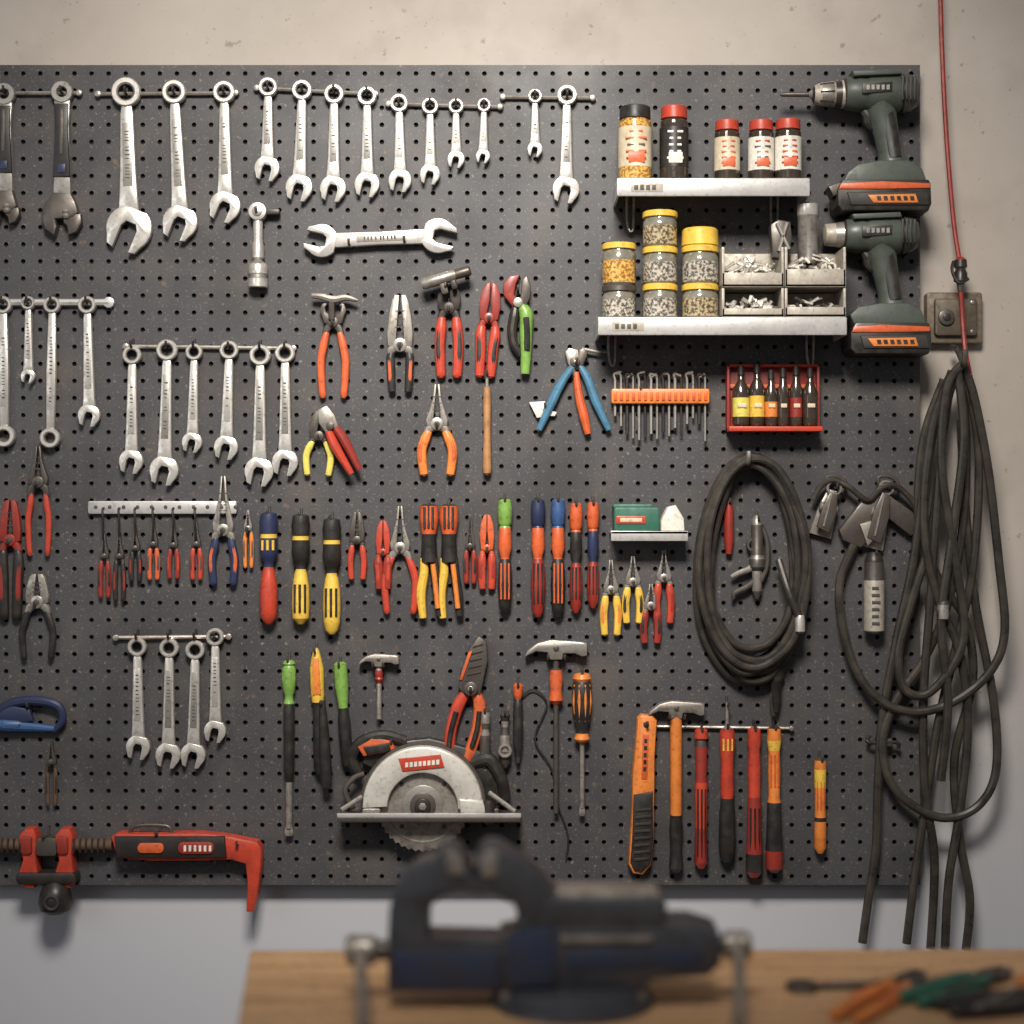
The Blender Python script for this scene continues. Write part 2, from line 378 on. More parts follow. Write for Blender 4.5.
def pegboard():
    seg=16; sp=17.083; rows=48; cols=68
    x1=920; x0=x1-cols*sp; yt=65
    def W(x,y): return ((x-512)*K, Z0-(y-512)*K)
    ang=[2*math.pi*i/seg for i in range(seg)]
    sq=[]; ci=[]; rh=2.2
    for a in ang:
        c,s=math.cos(a),math.sin(a); m=max(abs(c),abs(s)); sq.append((c/m*sp/2,s/m*sp/2)); ci.append((c*rh,s*rh))
    V=[];F=[];base=0
    for r in range(rows):
        for c in range(cols):
            cx,cy=x0+(c+.5)*sp,yt+(r+.5)*sp
            for p in sq: X,Z=W(cx+p[0],cy+p[1]); V.append((X,0,Z))
            for p in ci: X,Z=W(cx+p[0]*1.12,cy+p[1]*1.12); V.append((X,0.0,Z))
            for p in ci: X,Z=W(cx+p[0],cy+p[1]); V.append((X,0.0006,Z))
            for p in ci: X,Z=W(cx+p[0],cy+p[1]); V.append((X,0.006,Z))
            for k in range(3):
                for i in range(seg):
                    j=(i+1)%seg
                    F.append((base+k*seg+i,base+(k+1)*seg+i,base+(k+1)*seg+j,base+k*seg+j))
            base+=4*seg
    nmain=len(F)
    X0,Zt=W(x0,yt); X1,Zb=W(x1,yt+rows*sp)
    b=len(V)
    V+=[(X0,0,Zt),(X1,0,Zt),(X1,0,Zb),(X0,0,Zb),(X0,.022,Zt),(X1,.022,Zt),(X1,.022,Zb),(X0,.022,Zb),(X0,.0061,Zt),(X1,.0061,Zt),(X1,.0061,Zb),(X0,.0061,Zb)]
    F+=[(b,b+4,b+5,b+1),(b+1,b+5,b+6,b+2),(b+2,b+6,b+7,b+3),(b+3,b+7,b+4,b)]
    F+=[(b+8,b+11,b+10,b+9)]
    me=bpy.data.meshes.new('pegboard'); me.from_pydata(V,[],F)
    m=make_mat('pegboard_material',(80,80,83),.44,c2=(62,61,63),amt=1,scale=3.5,bump=.05,lo=.35,hi=.65,detail=8,spec=.35)
    nt=m.node_tree;n=nt.nodes;l=nt.links;bs=n['Principled BSDF']
    src=bs.inputs['Base Color'].links[0].from_socket
    tc=n.new('ShaderNodeTexCoord')
    for sc,lo,hi,am,col in ((140,.62,.70,.8,(134,122,110)),(11,.5,.75,.6,(98,90,82)),(320,.60,.69,.6,(138,132,126)),(60,.64,.72,.7,(116,98,82)),(6,.52,.7,.5,(52,50,50))):
        nz=n.new('ShaderNodeTexNoise'); nz.inputs['Scale'].default_value=sc; nz.inputs['Detail'].default_value=7
        l.new(tc.outputs['Object'],nz.inputs['Vector'])
        mr=n.new('ShaderNodeMapRange'); mr.inputs[1].default_value=lo; mr.inputs[2].default_value=hi; mr.inputs[4].default_value=am
        l.new(nz.outputs['Fac'],mr.inputs[0])
        mx=n.new('ShaderNodeMix'); mx.data_type='RGBA'; mx.inputs[7].default_value=(*lin(col),1)
        l.new(mr.outputs[0],mx.inputs[0]); l.new(src,mx.inputs[6]); src=mx.outputs[2]
    l.new(src,bs.inputs['Base Color'])
    d=make_mat('pegboard_hole_shade_material',(16,15,15),.9)  # near-black on hole walls and an added rear panel paints the gap's shade
    me.materials.append(m); me.materials.append(d)
    mi=np.zeros(len(F),dtype=np.int32); blk=np.arange(nmain)//seg%3; mi[:nmain][blk==2]=1; mi[-1]=1
    me.polygons.foreach_set('material_index',mi)
    me.update()
    ob=bpy.data.objects.new('pegboard',me); scene.collection.objects.link(ob)
pegboard()
# ---------------------------------------------------------------- wrenches
rack(-10,92,78,92,[5,62]); rack(97,93,235,92,[126,174,224]); rack(256,87,375,93,[268,302,334,367]); rack(388,103,500,106,[399,430,456,484]); rack(503,96,593,97,[535,567])
adj_wrench(62,92,217,40); adj_wrench(4,94,210,32)
for i,a in enumerate([(126,92,129,228,46),(174,92,180,222,35),(224,92,225,206,31),(268,87,267,168,25),(302,90,299,187,27),(334,94,333,188,26),(367,96,367,184,25),
          (399,103,400,180,23),(430,106,430,174,20),(456,106,456,159,17),(484,105,483,156,14),(535,96,535,149,15),(567,95,566,189,27)]):
    wrench(*a, tilt=24 if a[4]>30 else 13)
rack(-10,302,108,302,[3,28,52,87],r=3.8,mat='alu')
wrench(3,305,4,436,22,ringend=True,name='ring_wrench'); wrench(28,303,28,376,14); wrench(52,305,50,438,20,ringend=True,name='ring_wrench'); wrench(87,305,89,415,22)
rack(125,346,293,348,[132,167,194,229,260,285])
for a in [(132,355,131,461,24),(167,350,164,470,29),(194,352,192,442,20),(229,350,226,447,24),(260,355,259,471,29),(285,353,285,462,26)]: wrench(*a,tilt=12)
rack(115,638,228,637,[137,169,195,215])
for a in [(137,647,138,747,24),(169,648,168,755,25),(195,650,193,755,25),(215,637,215,731,22)]: wrench(*a,tilt=12)
def double_open(x0,y0,x1,y1,jw):
    b=B(); L=math.hypot(x1-x0,y1-y0); b.set(x0,y0,math.degrees(math.atan2(-(x1-x0),y1-y0)),z=6); R=jw/2; w=7.5
    h1=head_pts(R,math.radians(16),L,.4)
    h0=[(-p[0],L-p[1]) for p in head_pts(R*.95,math.radians(16),L,.4)]
    b.poly(h1,6,13,'chrome',1.0); b.poly(h0,6,13,'chrome',1.0)
    b.poly([(-w,L-R*.7),(-w*.9,L*.5),(-w,R*.7),(w,R*.7),(w*.9,L*.5),(w,L-R*.7)],6.5,12.4,'chrome',2)
    b.poly([(-w*.45,R*2),(w*.45,R*2),(w*.45,L-R*2),(-w*.45,L-R*2)],12,13,'chromeD',.4)
    s=R*2.4
    while s<L-R*2.4:
        b.poly([(-2,s),(2,s),(2,s+1.6),(-2,s+1.6)],12.8,13.3,'engrave',0); s+=random.uniform(2.6,5)
    hook(350,246,20); hook(405,243,20)
    b.finish('open_end_wrench')
double_open(322,241,438,236,35)
b=B().set(258,212,z=9)
b.disc(0,0,9,3,15,'chrome'); b.disc(0,0,5,14,16.5,'chromeD'); b.lathe([(6,4,'chrome'),(12,5,'chrome'),(28,4.6,'chrome'),(34,6,'chrome'),(46,6,'chrome'),(48,4,'chromeD'),(52,8.5,'chrome'),(54,9.5,'chrome'),(62,9.5,'chrome'),(63,8.6,'chromeD'),(66,8.6,'chromeD'),(67,9.8,'chrome'),(75,9.8,'chrome'),(76,8.5,'engrave')])
b.rbox(6,-3,22,3,5,12,'blued',2); b.finish('socket_ratchet'); hook(258,214,20)

# ---------------------------------------------------------------- pliers & cutters
pliers(333,322,20,76,18,12,'ored',None,'hook',hm='dsteel',name='end_cutting_pincers',gr=3.6)
b=B().set(334,298,z=12); b.tube(spl([(-22,-2),(-12,-1),(0,2),(12,0),(24,3)],4),[2.4,3.6,4.2,3.4,1.6],'steel',seg=8); b.tube([(-2,2),(-2,22)],3.2,'dsteel',seg=8); b.finish('tack_hammer')
pliers(400,345,50,48,24,9,'black','ored','combo',name='slip_joint_pliers',gr=3.8)
pliers(449,308,24,70,20,9,'red','black','cutter',hm='blued',name='tin_snips',gr=4.8)
b=B().set(446,279,-16,z=20); b.lathe([(-25,4.6,'steel'),(-23,6,'steel'),(8,6,'steel'),(10,5,'dsteel'),(24,5.4,'dsteel'),(26,3.6,'dsteel')],horiz=True); b.rbox(-8,2,-1,16,15,23,'dsteel',2); b.rbox(3,2,9,14,15,23,'blued',2); b.finish('pipe_cutter'); hook(446,290,24)
pliers(489,318,36,60,18,6,'red','black','cutter',name='aviation_snips',hm='dred',gr=4.8,ang=4)
lathe_tool('wood_file',487,372,[(0,1.6,'steel'),(14,1.8,'steel'),(15,3.4,'wood'),(30,4,'wood'),(60,3.6,'wood'),(95,4.6,'wood'),(101,4,'wood'),(103,2,'wood')],z=8)
b=B().set(518,300,z=9)
b.poly([(-6,6),(-14,-4),(-15,-16),(-8,-24),(2,-25),(-2,-16),(-4,-6),(2,4)],5,11,'dred',1.2)
b.poly([(0,6),(3,-6),(4,-20),(9,-24),(13,-14),(12,-2),(7,8)],7,13,'dsteel',1.2)
b.disc(0,3,5,6,15,'steel')
b.tube(spl([(-2,4),(-4,16),(-6,30),(-4,44),(3,56)],5),[3,5,5,4.5,3],'blued',seg=10)
b.tube(spl([(2,4),(8,14),(8,32),(8,52),(7,74)],5),[4,7,6.6,5.6,4.5],'green',seg=12)
b.tube([(p[0]+1,p[1],15) for p in spl([(7,18),(8,32),(8,50)],4)],3,'black',seg=8)
b.finish('garden_pruners'); hook(518,292,18)
b=B().set(576,366,z=8)
b.poly([(-11,-14),(-7,-18),(2,-16),(4,0),(-4,4),(-8,-2)],5,11,'steel',1); b.poly([(3,-16),(8,-18),(12,-13),(6,2),(0,4)],5,11,'dsteel',1)
b.tube([(6,-17),(22,-14),(34,-14)],[2,1.6,1],'steel',seg=8)
b.disc(-1,-4,5,5,13,'dsteel'); b.disc(-1,-4,2,12,14.5,'steel')
b.tube(spl([(-3,0),(-14,16),(-24,36),(-37,64)],5),[3.4,4.4,4.8,3],'sblue'); b.tube(spl([(4,0),(12,14),(20,36),(33,64)],5),[3.2,4.4,4.6,3],'sblue')
b.tube(spl([(0,6),(3,30),(8,50),(12,68)],5),[3,4.4,5,3.2],'ored'); b.tube(spl([(-3,2),(0,14),(2,26)],4),2.6,'dsteel')
b.finish('wire_stripper'); hook(576,364,20)
b=B().set(543,408,z=6); b.poly([(-14,-6),(2,-7),(6,2),(14,4),(12,8),(2,8),(-6,10)],4,7,'white',.6); b.disc(2,2,2,6,8,'engrave'); b.finish('glazing_scraper'); hook(545,408,12)
pliers(319,436,26,40,17,12,'lemon',None,'cutter',ang=2,hm='dsteel',name='side_cutters',gr=3.2)
b=B().set(333,430,-27,z=16); b.poly([(-7,0),(-9,-12),(-4,-24),(6,-24),(9,-12),(7,0)],12,19,'steel',1.4); b.tube(spl([(-4,0),(-5,16),(-3,48)],5),[4,5,3],'red'); b.tube(spl([(4,0),(6,16),(6,48)],5),[4,5,3],'dred'); b.disc(0,-4,4,18,21,'dsteel'); b.finish('crimping_pliers')
pliers(437,424,40,52,22,15,'orange','ored','needle',name='combination_pliers',gr=4.4,hm='steel')
pliers(38,482,36,74,20,10,'red',None,'needle',hm='dsteel',name='long_reach_pliers',gr=2.8)
pliers(10,540,40,80,20,7,'blued','dred','combo',hm='dred',name='pipe_pliers',gr=5)
pliers(37,602,28,58,22,15,'black',None,'combo',hm='steel',name='combination_pliers',gr=3.2)
pliers(51,762,20,44,10,4,'rust','blued','needle',hm='dsteel',name='small_pliers',gr=1.8)
b=B(); b.set(0,0,z=2); b.rbox(87,501,236,514,1,6,'alu',2,1)
for x in range(95,236,14): b.disc(x,507,2,5,6.6,'engrave',8,.3)
for x in (103,119,135,153,173,195): b.tube(spl([(x,508,6),(x,510,12),(x+1,520,13),(x,540,9)],4),1.1,'blued',seg=6)
b.finish('magnetic_tool_strip')
for x,y,up,dn,c,a in [(104,556,22,42,'dred','black'),(119,556,24,46,'blued','dred'),(135,548,20,34,'black','dred'),(153,544,26,36,'ored','dsteel'),(173,545,26,34,'dred','red'),(196,544,22,36,'red','dsteel')]:
    pliers(x,y,up,dn,9,4.2,c,a,'needle',name='mini_pliers',gr=2.3,hm='dsteel',hk=False)
pliers(223,530,54,56,21,11,'navy','ored','needle',name='long_nose_pliers',gr=3.8)
pliers(248,528,18,40,8,3.4,'orange','dsteel','needle',name='mini_pliers',gr=1.9)
for x,y,c1,c2,L in ((269,512,'navy','red',112),(301,514,'black','yellow',110),(332,518,'black','yellow',116)):
    lathe_tool('nut_driver',x,y,[(0,4,c1),(1.5,8,c1),(12,9.6,c1),(22,8.2,'yellow'),(26,8.6,c1),(40,9.4,c1),(47,7.4,c1),(50,5.4,c1),(55,5,c2),(60,6.4,c2),(72,8.4,c2),(90,9,c2),(104,8.2,c2),(L-4,6.6,c2),(L,3,c2)],stripe=('yellow',28,38,9.1) if c1=='navy' else ('black',70,98,8.6),z=11)
pliers(357,540,28,40,14,6.5,'red',None,'combo',name='side_cutters',gr=2.8,hm='dsteel')
pliers(383,552,32,38,12,4,'dred','red','cutter',name='side_cutters',gr=4.2,hm='red')
pliers(400,548,42,66,20,15,'red',None,'needle',name='long_nose_pliers',gr=3.4)
for x,y in ((429,504),(449,504)):
    b=B().set(x,y,z=9)
    b.lathe([(0,5,'black'),(2,9,'ored'),(14,9.5,'ored'),(26,8,'ored'),(30,7,'black'),(50,8,'black'),(58,8,'black')])
    for q in(-4,0,4): b.tube([(q,3,17.5),(q,24,17.5)],1.3,'black',seg=6)
    b.tube(spl([(-5,54),(-5,70),(-8,90),(-6,114)],5),[4,4.6,5,3.6],['yellow']); b.tube(spl([(5,54),(6,70),(9,90),(11,112)],5),[4,4.6,5,3.6],'black'); b.tube(spl([(4,60,13),(6,76,13),(9,104,13)],5),2.6,'orange')
    b.finish('cable_cutter'); hook(x,y+4,17)
pliers(470,546,32,38,10,4,'dred','black','needle',name='mini_pliers',gr=2.6,hm='dsteel')
pliers(487,548,34,42,12,5,'red','dred','cutter',name='side_cutters',gr=3.6,hm='ored')
def nutd(x,y,L,c0,c1,c2,w=7.4):
    lathe_tool('torx_driver',x,y,[(0,w*.5,c0),(1.5,w*.85,c0),(10,w,c0),(24,w*.95,c0),(27,w*.7,c0),(29,w*.8,c1),(48,w*.95,c1),(58,w*.6,c1),(60,w*.6,c2),(64,w*.85,c2),(86,w*1.0,c2),(L-6,w*.8,c2),(L,w*.35,c2)],z=9,stripe=('black' if c2!='black' else 'ored',64,L-14,w*.9))
nutd(505,499,114,'green','ored','black'); nutd(538,499,118,'navy','ored','dred'); nutd(558,499,118,'blue','ored','black'); nutd(576,503,110,'ored','black','dred',6.6); nutd(593,502,106,'ored','navy','dred',6.2)
for x,y,up,dn,c,a in ((611,590,30,46,'yellow','orange'),(633,582,26,42,'yellow','black'),(651,606,22,38,'dred','black'),(664,578,28,46,'red','dred')):
    pliers(x,y,up,dn,15,7,c,a,'needle',name='electronics_pliers',gr=3.6)
# ---------------------------------------------------------------- lower area
screwdriver(289,660,836,46,14,'green','green',cap='green',shaft='steel',sr=3.4,sleeve=(44,122,5.6))
b=B().set(316,648,-2,z=9); b.lathe([(0,2,'yellow'),(6,4,'yellow'),(20,7,'yellow'),(46,7,'yellow'),(54,6,'black'),(66,5,'black'),(80,6,'black'),(120,6.4,'black'),(126,4,'black')]); b.poly([(-3,10),(3,10),(4,46),(-4,46)],15,16.8,'orange',.5); b.finish('carving_chisel'); hook(316,652,18)
lathe_tool('carving_chisel',323,700,[(0,3,'black'),(30,5,'black'),(70,6,'black'),(86,5,'black')],ang=-3,z=16)
b=B().set(340,662,-4,z=9); b.lathe([(0,4,'green'),(2,6.6,'green'),(24,7,'green'),(42,5,'green'),(46,4.6,'black'),(60,6.4,'black'),(96,6,'black'),(104,4,'black')]); b.finish('screwdriver'); hook(340,666,18)
def hammer(x,y,L,hw,grip,body,ang=0,name='claw_hammer',gr=6,g0=.1,g1=1.0,hr=3.4,hd='steel'):
    b=B().set(x,y,ang,z=9); s=hw/60
    b.poly([(hw*.42,-6*s),(hw*.5,-5*s),(hw*.5,7*s),(hw*.42,8*s),(hw*.3,5*s),(hw*.12,5*s),(hw*.1,11*s),(-hw*.1,11*s),(-hw*.14,4*s),(-hw*.32,3*s),(-hw*.5,8*s),(-hw*.46,2*s),(-hw*.3,-5*s),(-hw*.1,-8*s),(hw*.2,-7*s)],4,15,hd,min(1.6,1.9*s))
    b.disc(0,0,3*s,14,16,'dsteel',10)
    p=[(6*s,hr,body),(L*g0,hr,body),(L*g0+2,gr*.8,grip),(L*(g0*.7+g1*.3),gr,grip),(L*(g0*.4+g1*.6),gr*.82,grip),(L*g1-4,gr*1.05,grip),(L*g1,gr*.5,grip)]
    if g1<.95: p+=[(L*g1+1,hr*.8,body),(L,hr*.8,body)]
    b.lathe(p,z=9); hook(x-8*s,y+10*s,20); hook(x+8*s,y+10*s,20)
    return b.finish(name)
hammer(379,659,60,40,'dred','steel',name='tack_hammer',gr=4.4,g0=.15,g1=.4,hr=3.2)
hammer(556,648,165,62,'ored','dsteel',name='claw_hammer',gr=7,g0=.12,g1=.34,hr=3.2,hd='chromeD')
b=B().set(471,688,z=9,ang=4)
b.poly([(-13,0),(-11,-20),(-4,-40),(4,-53),(12,-48),(15,-30),(12,-8),(10,6),(-6,8)],5,14,'dsteel',2)
for k in range(5): b.poly([(-5+k,-12-k*7),(9,-16-k*7),(9,-18-k*7),(-5+k,-14-k*7)],13.5,14.6,'blued',.3)
b.poly([(-12,-8),(-9,-8),(-1,-38),(-5,-36)],13,15.5,'ored',.6)
b.disc(0,0,7,6,18,'dsteel'); b.disc(0,0,3,17,20,'steel')
b.tube(spl([(-4,4),(-12,20),(-17,44),(-18,64),(-22,84)],6),[5,6.4,5.8,6,5],'red',flat=.8); b.tube(spl([(5,4),(10,18),(9,40),(4,62),(-2,80)],6),[5,6.4,5.8,6,5],'ored',flat=.8)
b.tube([(p[0],p[1],15) for p in spl([(-13,24),(-17,44),(-18,64)],4)],2.6,'black'); b.tube([(p[0],p[1],15) for p in spl([(10,22),(9,40),(5,58)],4)],2.6,'black')
b.finish('bolt_cutter'); hook(471,690,22)
lathe_tool('center_punch',485,709,[(0,3,'dsteel'),(3,5,'steel'),(14,5.4,'dsteel'),(20,4,'steel'),(26,5.6,'dsteel'),(50,5.6,'blued'),(60,3.6,'steel'),(66,1.5,'steel')])
lathe_tool('pin_vise',505,711,[(0,3,'dsteel'),(4,5,'blued'),(10,4,'steel'),(16,3.4,'dsteel'),(24,5,'steel'),(40,7,'dsteel'),(52,5,'dsteel'),(57,2,'steel')],fn=lambda b:b.annulus(0,39,7,4,14,18,'steel'))
lathe_tool('scriber',518,683,[(0,3,'ored'),(3,5,'ored'),(12,4.6,'ored'),(16,3,'black'),(22,5,'black'),(60,5,'blued'),(74,3,'dsteel'),(80,1.5,'steel')])
b=B(); b.set(0,0,z=4); b.tube(spl([(520,700),(533,690),(547,705),(535,740),(552,770),(556,800),(568,835),(566,860)],6),.9,'black',seg=6); b.finish('thin_wire')
screwdriver(582,673,816,70,20,'black','orange',cap='orange',sr=2.4)
rack(650,727,792,729,[701,727,754,774],r=1.8)
b=B().set(646,716,2,z=9)
b.poly([(-9,2),(-5,-2),(6,-1),(11,4),(10,40),(11,70),(11,90),(12,120),(10,148),(2,158),(-8,157),(-13,148),(-12,120),(-11,90),(-12,60),(-10,30)],3,15,'orange',3)
b.poly([(-10,78),(9,74),(10,100),(11,120),(9,146),(1,155),(-7,154),(-11,146),(-10,120)],14,17,'black',2)
for k in range(8): b.poly([(-8,92+k*7),(8,90+k*7),(8,93+k*7),(-8,95+k*7)],16.5,18,'rubber',.4)
b.poly([(-3,18),(3,18),(3,62),(-3,62)],14.6,16,'ored',.5)
for k in range(5): b.poly([(-1.5,22+k*7),(1.5,22+k*7),(1.5,26+k*7),(-1.5,26+k*7)],15.8,16.5,'black',0)
b.disc(0,8,3,14,16,'blued'); b.finish('utility_knife'); hook(646,724,22)
hammer(676,708,164,56,'black','orange',name='claw_hammer',gr=7,g0=.64,g1=1,hr=6,hd='steel')
def drv(x,y,L,prof,name='insulated_screwdriver',st=None): lathe_tool(name,x,y,prof,z=10,stripe=st)
drv(701,728,140,[(0,3,'red'),(2,6.5,'red'),(10,7,'red'),(12,5,'dsteel'),(18,6,'dred'),(50,5.6,'dred'),(54,6.4,'red'),(100,6,'dred'),(134,7,'red'),(140,3,'red')],st=('black',60,128,6.2))
drv(727,702,160,[(0,1.4,'steel'),(24,2,'steel'),(26,5,'dred'),(29,7.4,'red'),(40,7.8,'red'),(60,6.4,'red'),(90,7,'red'),(96,6,'black'),(110,8,'black'),(140,8.6,'black'),(154,7.6,'black'),(160,4,'black')],st=('yellow',36,48,7.2))
drv(754,727,150,[(0,3,'red'),(2,6.6,'red'),(14,7,'red'),(22,5.6,'red'),(40,6.6,'red'),(70,6,'dred'),(76,7,'dred'),(110,7.4,'dred'),(126,8.4,'black'),(144,8.6,'red'),(150,4,'red')],st=('black',80,122,7))
drv(774,726,146,[(0,3,'black'),(2,6.6,'orange'),(14,7.4,'yellow'),(24,5.8,'orange'),(46,6.4,'orange'),(70,5.6,'orange'),(76,7,'black'),(100,7.6,'black'),(124,8.8,'dred'),(142,8.4,'dred'),(146,4,'dred')],st=('ored',28,60,6))
drv(820,757,96,[(0,2,'dsteel'),(3,5.6,'orange'),(12,6.2,'yellow'),(30,5.8,'orange'),(46,5.4,'orange'),(60,5.6,'black'),(64,6,'orange'),(90,6.2,'orange'),(96,3,'orange')],name='craft_knife',st=('ored',24,52,5.2))
b=B().set(760,640,z=9); b.lathe([(0,5,'black'),(4,8,'black'),(36,8.6,'rubber'),(40,6,'black'),(60,5,'black'),(72,3,'black')],x=16,z=9); b.finish('rubber_torch'); hook(776,645,18)
b=B().set(0,715,z=8)
b.tube(spl([(-14,6),(8,-10),(30,-14),(50,-12),(60,-6),(62,6),(54,16)],6),[4,5,5,5,4.5,4,3],'navy',seg=10)
b.tube([(-14,8),(4,10),(54,14)],[5,7,3],['black','blue']); b.lathe([(-20,5,'blue'),(0,7,'blue'),(20,6,'black'),(26,3,'steel')],x=10,horiz=True)
b.poly([(-16,-4),(10,-10),(30,-6),(34,6),(10,10),(-16,8)],6,12,'navy',1.5)
b.finish('mini_hacksaw'); hook(30,706,16)

# circular saw
b=B().set(423,805,z=10)
N=40; pts=[]
for i in range(N):
    a=2*math.pi*i/N; pts+= [(47*math.cos(a),47*math.sin(a)),(44.5*math.cos(a+.1),44.5*math.sin(a+.1))]
b.poly(pts,19,21,'steel',.3); b.annulus(0,0,38,36,20.5,21.6,'steel',32,.3); b.disc(0,0,20,20.5,22,'chromeD',32,.6); b.disc(0,0,13,21,25,'dsteel',24,1.2); b.disc(0,0,8,24,29,'blued',20,1.5); b.disc(0,0,4,28,31,'steel',6,.5)
for k in range(4):
    a=math.radians(45+90*k); b.disc(30*math.cos(a),30*math.sin(a),2.4,20.5,21.6,'engrave',10,.2)
arc=[(60*math.cos(math.radians(a)),0+60*math.sin(math.radians(a))) for a in range(-182,6,7)]
arc2=[(35*math.cos(math.radians(a)),2+35*math.sin(math.radians(a))) for a in range(2,-186,-9)]
b.poly(arc+arc2,14,30,'lightgray',3)
b.poly([(36,-8),(60,-6),(64,6),(58,8),(38,8)],14,32,'lightgray',2)
b.annulus(0,0,63,58,4,22,'dsteel',seg=30,a0=184,a1=358)
b.poly([(-24,-48),(18,-52),(22,-39),(-20,-35)],29,31.4,'red',.8)
for k in range(8): b.poly([(-17+k*4.4,-44-k*.4),(-14+k*4.4,-44.3-k*.4),(-14+k*4.4,-39.6-k*.4),(-17+k*4.4,-39.2-k*.4)],31.2,32,'white',0)
b.rbox(-84,8,98,14,0,40,'dsteel',1.5,1.2); b.rbox(-60,2,-42,10,8,30,'steel',2); b.rbox(52,2,76,10,8,30,'dsteel',2)
b.poly([(-84,5),(98,5),(98,9),(-84,9)],37,40,'alu',.6)
b.tube([(-80,2,36),(-60,-10,30)],2.5,'steel'); b.tube([(92,4,34),(66,-14,28)],2.5,'steel')
b.poly([(-62,-40),(-56,-66),(-30,-62),(6,-66),(30,-60),(60,-52),(78,-32),(84,-8),(74,2),(58,-2),(40,-30),(-40,-30)],0,12,'black',3)
b.poly([(-66,-58),(-52,-68),(-32,-64),(-28,-56),(-36,-52),(-60,-48)],8,18,'ored',2); b.poly([(-60,-58),(-34,-62),(-32,-54),(-56,-50)],16,20,'black',1)
b.tube(spl([(-66,-30,8),(-72,-46,10),(-62,-62,12),(-40,-68,12),(-18,-62,10)],6),6,'black')
b.tube(spl([(50,-40,8),(66,-44,12),(78,-26,14),(82,-4,10)],6),[7,7,6,6],'black')
b.tube(spl([(-70,4,20),(-78,-14,20),(-70,-26,18),(-60,-30,14)],5),3,'dsteel'); b.lathe([(-6,5,'blued'),(2,7,'black'),(14,7,'black'),(18,4,'blued')],x=66,z=26)
b.finish('circular_saw',zref=20); hook(392,742,20); hook(450,746,20)

# bar clamp
b=B().set(0,845,z=12)
b.lathe([(-60,6,'rust'),(-8,6.5,'rust'),(60,6.5,'rust'),(112,6,'rust')],x=0,horiz=True,z=12)
for q in range(-40,110,6): b.poly([(q,-7),(q+2,-7),(q+2,7),(q,7)],16,19,'blued',.3)
b.poly([(112,-9),(120,-13),(150,-12),(200,-13),(228,-10),(258,-4),(262,2),(262,20),(258,52),(254,66),(247,66),(248,36),(246,18),(232,14),(200,15),(150,15),(118,12)],3,20,'red',2.5)
b.poly([(116,-10),(226,-10),(228,11),(118,11)],19,24,'blued',2.5); b.rbox(180,-5,216,7,23,26,'dred',5,1.2); b.rbox(140,-4,166,6,23,26,'ored',4,1)
for k in range(6): b.poly([(186+k*5,-2),(188.5+k*5,-2),(188.5+k*5,4),(186+k*5,4)],25.8,26.5,'white',0)
for xo in (20,56):
    b.poly([(xo,-10),(xo+6,-17),(xo+15,-17),(xo+18,-10),(xo+17,8),(xo+19,26),(xo+16,42),(xo+6,42),(xo-1,30),(xo+4,14)],3,20,'red',2.4)
    b.rbox(xo+3,-10,xo+14,8,19,23,'dred',3,1.5)
b.rbox(18,26,78,38,4,23,'blued',5,2); b.rbox(38,-8,58,10,4,20,'dsteel',3)
b.lathe([(34,5,'blued'),(40,12,'black'),(46,15,'black'),(56,17,'black'),(64,15,'black'),(68,8,'black')],x=56,z=16); b.annulus(56,54,8,5,28,33,'rubber')
b.tube(spl([(130,-12,14),(136,-19,14),(166,-19,14),(172,-12,14)],4),2,'dsteel')
b.finish('bar_clamp',zref=14); hook(48,835,24); hook(160,832,26); hook(240,842,26)

# hex key set
b=B(); b.set(0,0,z=8)
b.rbox(611,389,709,404,3,15,'orange',2,1.5)
for i in range(16):
    x=615+i*6.0; L=[416,426,434,438,440,436,434,439,432,436,428,434,424,418,424,441][i]
    b.tube(spl([(x-6 if i%2 else x+6,372+(i%4)*2,9),(x-1,374,9),(x,380,9),(x,390,9),(x,L,9)],3),[1.5,1.3,1.7,1.2][i%4],['chromeD','steel','blued'][i%3],seg=6)
    b.rbox(x-1.5,392,x+1.5,401,14.5,16.2,'ored',.6,.3)
b.finish('hex_key_set'); hook(640,392,14)

# red bottle rack
b=B(); b.set(0,0,z=10)
b.rbox(727,364,820,432,1,5,'dred',1.5,.8)
b.rbox(727,364,820,367,4,14,'red',1,.8); b.rbox(727,427,820,432,4,30,'red',1,.8); b.rbox(727,364,730,432,4,14,'dred',1,.8); b.rbox(817,364,820,432,4,14,'dred',1,.8); b.rbox(730,384,817,388,4,8,'ored',1,.5)
b.finish('red_storage_rack',zref=14)
for x,c,r,t in ((741,'lemon',8.6,366),(757,'yellow',7.6,364),(771,'orange',6.6,370),(783,'glassdark',6,368),(796,'dred',6.4,366),(810,'glassdark',7.6,368)):
    b=B(); b.set(0,0,z=15)
    b.lathe([(t,3,'black'),(t+9,3.4,'black'),(t+10,2.6,'glassdark'),(t+15,3.4,'glassdark'),(t+23,r,'glassdark'),(t+32,r,c),(416,r,c),(417,r,'glassdark'),(424,r*.98,'glassdark'),(426,r*.8,'glassdark')],x=x,z=16)
    b.rbox(x-r*.5,404,x+r*.5,408,16+r*.75,16+r+1,'cream',.6,.3)
    b.finish('small_oil_bottle',zref=16)

